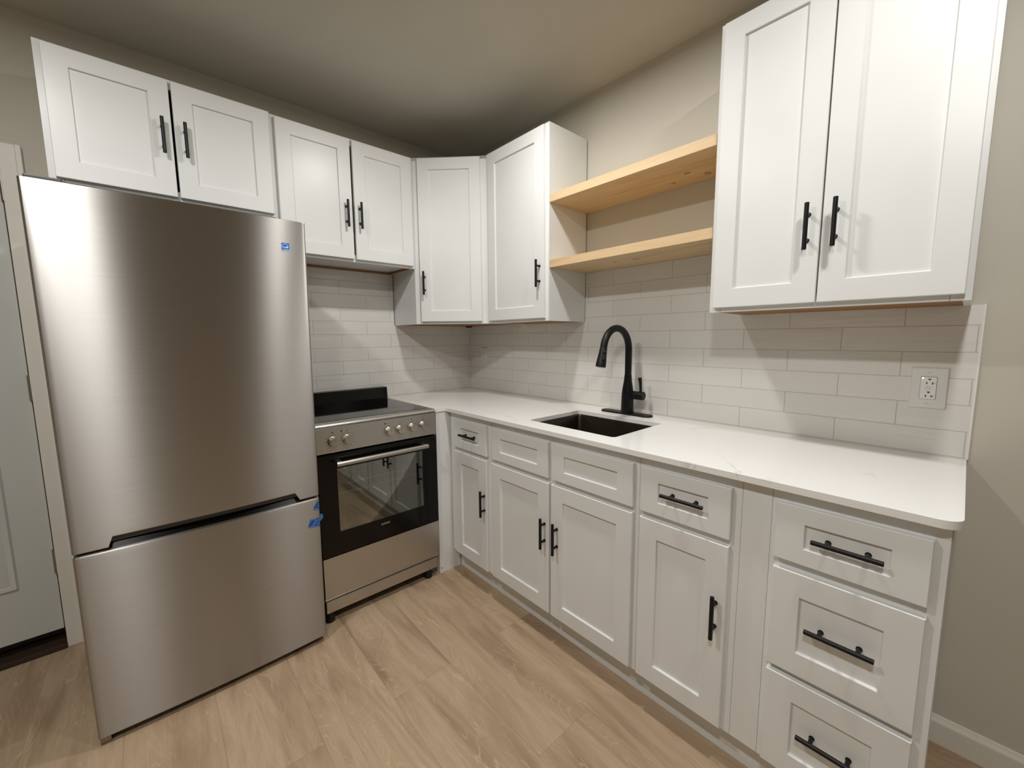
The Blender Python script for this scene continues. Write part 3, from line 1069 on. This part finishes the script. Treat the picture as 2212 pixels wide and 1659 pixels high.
# cooktop: steel rim with rolled front edge and a black glass field
b = NB()
prism(b, [(RY + .002, .900), (RY - .001, .903), (RY - .001, .908), (RY + .004, .914), (RY + .012, .9165), (-.012, .9165), (-.012, .900)],
      lambda u, v, d: Vector((d, u, v)), RX0, RX1)
ck = part('cooktop_rim', b, RSTEEL, rg)
b = NB(); box(b, RX0 + .018, RX1 - .018, RY + .055, -.082, .9166, .9182, .0005, 1)
part('cooktop_glass', b, BGLASS, rg)
b = NB()
prism(b, [(-.012, .9168), (-.075, .9168), (-.070, .984), (-.064, .988), (-.012, .988)], lambda u, v, d: Vector((d, u, v)), RX0 + .002, RX1 - .001)
part('back_guard', b, BDOOR, rg)
b = NB(); box(b, RX0, RX1, RY, RY + .045, .780, .8985, .0025)
cp = part('control_panel', b, RSTEEL, rg)
frg = lambda u, v, d: Vector((u, RY - d, v))
KN = [(-1.257, .833), (-1.192, .833), (-.984, .836), (-.925, .836), (-.857, .837), (-.794, .838)]
KS = m_steel('turned_steel_knob', srgb(200, 194, 184), 0.25, 0.0)
for kx, kz in KN:
    b = NB()
    loft(b, [[(kx + rr * math.cos(2 * PI * k / 32), RY - d, kz + rr * math.sin(2 * PI * k / 32)) for k in range(32)]
             for d, rr in ((.0002, .0235), (.003, .0235), (.004, .0225), (.006, .0205), (.022, .0195), (.024, .0185), (.0242, .016))])
    ko = part('knob', b, KS, cp, 'round steel knob')
    b = NB(); prism(b, [(kx - .0008, kz + .004), (kx + .0008, kz + .004), (kx + .0008, kz + .016), (kx - .0008, kz + .016)], frg, .0243, .0246)
    part('pointer', b, GREYMARK, ko)
# printed marks around the knobs
def mark(poly, name='printed_mark', th=.0002):
    m = NB(); prism(m, poly, frg, .0001, .0001 + th); part(name, m, GREYMARK, cp, smooth=0)


def mrect(x0, x1, z0, z1):
    mark([(x0, z0), (x1, z0), (x1, z1), (x0, z1)])


for i, (kx, kz) in enumerate(KN):
    for a in range(-150, 151, 30 if i < 2 else 50):
        an = math.radians(90 + a)
        c, s = math.cos(an), math.sin(an)
        if abs(a) < 10: continue
        px, pz = kx + .031 * c, kz + .029 * s
        ln = .0055 if i < 2 else .003
        mrect(px - ln / 2, px + ln / 2, pz - .0009, pz + .0009)
    mrect(kx - .008, kx + .008, kz + .0275, kz + .0292)
    mrect(kx - .005, kx + .005, kz + .0255, kz + .0265)
ic = .041
mrect(-1.2615, -1.2525, .833 + ic - .003, .833 + ic + .0025)
mark([(-1.192 + x, .833 + ic + z) for x, z in ((-.003, -.0035), (.0015, -.0035), (.0015, .001), (.004, .004), (.002, .0045), (-.001, .002))])
for i in (2, 3, 4, 5):
    kx, kz = KN[i]
    mark(rrect(kx - .004 + (i % 2) * .003, kx - .001 + (i % 2) * .003, kz + ic - .001, kz + ic + .003, .0006, 2))
    mrect(kx + .0015, kx + .004, kz + ic - .003, kz + ic - .0015)
for lx, lz in ((-1.2165, .875), (-1.0035, .878)):
    mark([(lx + .0042 * math.cos(2 * PI * k / 16), lz + .0042 * math.sin(2 * PI * k / 16)) for k in range(16)], 'indicator_light', .0005)
    mrect(lx - .005, lx + .005, lz - .0105, lz - .0095)
# oven door: black glass frame, clear window, bar handle
WX0, WX1, WZ0, WZ1 = -1.246, -.803, .396, .702
b = NB()
OZ0, OZ1 = .287, .772
for q in ((RX0, WX0, OZ0, OZ1), (WX1, RX1, OZ0, OZ1), (WX0, WX1, OZ0, WZ0), (WX0, WX1, WZ1, OZ1)):
    prism(b, [(q[0], q[2]), (q[1], q[2]), (q[1], q[3]), (q[0], q[3])], frg, -.040, 0)
bmesh.ops.remove_doubles(b, verts=b.verts[:], dist=1e-5)
od = part('oven_door', b, BDOOR, rg, smooth=0)
b = NB(); prism(b, [(WX0 + .0005, WZ0 + .0005), (WX1 - .0005, WZ0 + .0005), (WX1 - .0005, WZ1 - .0005), (WX0 + .0005, WZ1 - .0005)], frg, -.006, -.0012)
part('window', b, OWIN, od, 'dark reflective oven window', smooth=0)
b = NB()
cyl(b, (-1.259, RY - .042, .733), (-.790, RY - .042, .733), .0112, n=24, bev=.002)
for hx in (-1.243, -.806):
    box(b, hx - .012, hx + .012, RY - .042, RY - .0005, .738, .7445, .0015)
part('handle', b, RSTEEL, od, 'brushed steel bar handle')
part('door_lettering', text_bm('SUMMIT', .0125, lambda u, v, d: frg(-1.023 + u, .366 + v, d), .0004, .0004, 1.05, .0003), SILVERMARK, od, 'small silver lettering', smooth=0)
# oven cavity with two wire racks
b = NB()
CX0, CX1, CY0, CY1, CZ0, CZ1 = -1.26, -.79, RY + .055, -.12, .38, .72
for q in ((CX0 - .004, CX0, CY0, CY1, CZ0, CZ1), (CX1, CX1 + .004, CY0, CY1, CZ0, CZ1), (CX0, CX1, CY1, CY1 + .004, CZ0, CZ1),
          (CX0, CX1, CY0, CY1, CZ0 - .004, CZ0), (CX0, CX1, CY0, CY1, CZ1, CZ1 + .004)):
    box(b, *q)
part('oven_cavity', b, CAVITY, rg, smooth=0)
for z in (.597, .554):
    b = NB()
    tube(b, [(CX0 + .004, RY + .075, z), (CX1 - .004, RY + .075, z)], .0038, 8)
    tube(b, [(CX0 + .004, CY1 - .01, z), (CX1 - .004, CY1 - .01, z)], .0026, 8)
    for k in range(1, 10):
        x = CX0 + (CX1 - CX0) * k / 10
        tube(b, [(x, RY + .0745, z + .001), (x, CY1 - .008, z + .001)], .0009, 6)
    part('oven_rack', b, RACK, rg, 'thin chrome wire rack')
# storage drawer and plinth
b = NB()
prism(b, [(RY, .283), (RY, .096), (RY + .014, .070), (RY + .03, .070), (RY + .03, .283)], lambda u, v, d: Vector((d, u, v)), RX0, RX1)
part('storage_drawer', b, RSTEEL, rg)
b = NB(); box(b, RX0 + .004, RX1 - .012, RY + .005, RY + .02, .012, .0685, .001)
part('plinth', b, RSTEEL, rg)
for x in (-1.305, -.772):
    for y in (RY + .035, -.09):
        b = NB(); cyl(b, (x, y, FL + .0005), (x, y, .012), .021, .017, n=18, bev=.002); part('foot', b, RUBBER, rg, 'black rubber foot')

# ------------------------------------------------------------------ outlets
def plate(root, y0, y1, z0, z1, d=.006):
    b = NB()
    x0 = -.0082
    lp = []
    for ins, dd in ((0, 0), (0, .002), (.002, d - .001), (.005, d)):
        lp.append([(x0 - dd, y, z) for y, z in ((y0 - ins, z0 + ins), (y1 + ins, z0 + ins), (y1 + ins, z1 - ins), (y0 - ins, z1 - ins))])
    loft(b, lp)
    return part('cover_plate', b, PLATE, root)


t = thing('outlet', 'white wall outlet with wide plate and lit indicator, under the large two-door wall cabinet', 'outlet', (-.008, -2.488, 1.064), 'wall outlets on the backsplash')
plate(t, -2.4455, -2.5295, 1.0635, 1.1925)
fo = lambda u, v, d: Vector((-.0142 - d, -2.4865 - u, 1.1285 + v))
b = NB(); prism(b, rrect(-.0185, .0185, -.0358, .0358, .003, 4), fo, 0, .0004); part('device_outline', b, SLOT, t, 'dark hairline gap round the receptacle')
b = NB(); prism(b, rrect(-.0178, .0178, -.0351, .0351, .003, 4), fo, .0005, .0022); rc = part('receptacle', b, PLATE2, t)
def slot(poly, dep, parent):
    m = NB(); prism(m, poly, fo, dep, dep + .0001); part('slot', m, SLOT, parent, 'black plug slot', smooth=0)


for vz in (.0215, -.0215):
    base = vz - .006 if vz > 0 else vz - .004
    slot(rrect(-.0052, -.0026, base - .003, base + .0035, .0003, 1), .0023, rc)
    slot([(.0077, base - .0035), (.0100, base - .0035), (.0100, base - .0006), (.0145, base - .0006), (.0145, base + .0006), (.0100, base + .0006), (.0100, base + .0035), (.0077, base + .0035)], .0023, rc)
    slot([(.0018 + .0031 * math.cos(a), base + .0128 + .0028 * math.sin(a)) for a in [math.radians(180 + 180 * k / 10) for k in range(11)]] +
         [(.0049, base + .0142), (-.0013, base + .0142)], .0023, rc)
for z0, z1 in ((.0008, .0058), (-.0058, -.0008)):
    b = NB(); prism(b, rrect(-.0075, .0075, z0, z1, .0006, 2), fo, .0023, .0030)
    part('test_button', b, PLATE, rc)
b = NB(); prism(b, [(-.0132 + .0017 * math.cos(2 * PI * k / 12), .0312 + .0017 * math.sin(2 * PI * k / 12)) for k in range(12)], fo, .0023, .003)
part('indicator_light', b, LED, rc, 'glowing pale green dot')
for v in (.0492, -.0492):
    b = NB(); prism(b, [(-.0035, v - .0004), (.0035, v - .0004), (.0035, v + .0004), (-.0035, v + .0004)], fo, .0001, .0003)
    part('screw_slot', b, GREYMARK, t)

t = thing('outlet', 'small white wall outlet near the corner under the narrow wall cabinet', 'outlet', (-.008, -.1935, 1.104), 'wall outlets on the backsplash')
plate(t, -.158, -.229, 1.108, 1.226)
fo = lambda u, v, d: Vector((-.0142 - d, -.1935 - u, 1.167 + v))
for vz in (.0195, -.0195):
    b = NB(); prism(b, rrect(-.0165, .0165, vz - .0145, vz + .0145, .007, 5), fo, 0, .0016); rc = part('receptacle', b, PLATE2, t)
    slot(rrect(-.0075, -.0055, vz - .002, vz + .0065, .0003, 1), .0017, rc)
    slot(rrect(.0055, .0075, vz - .002, vz + .0055, .0003, 1), .0017, rc)
    slot([(.0024 * math.cos(2 * PI * k / 12), vz - .0075 + .0024 * math.sin(2 * PI * k / 12)) for k in range(12)], .0017, rc)
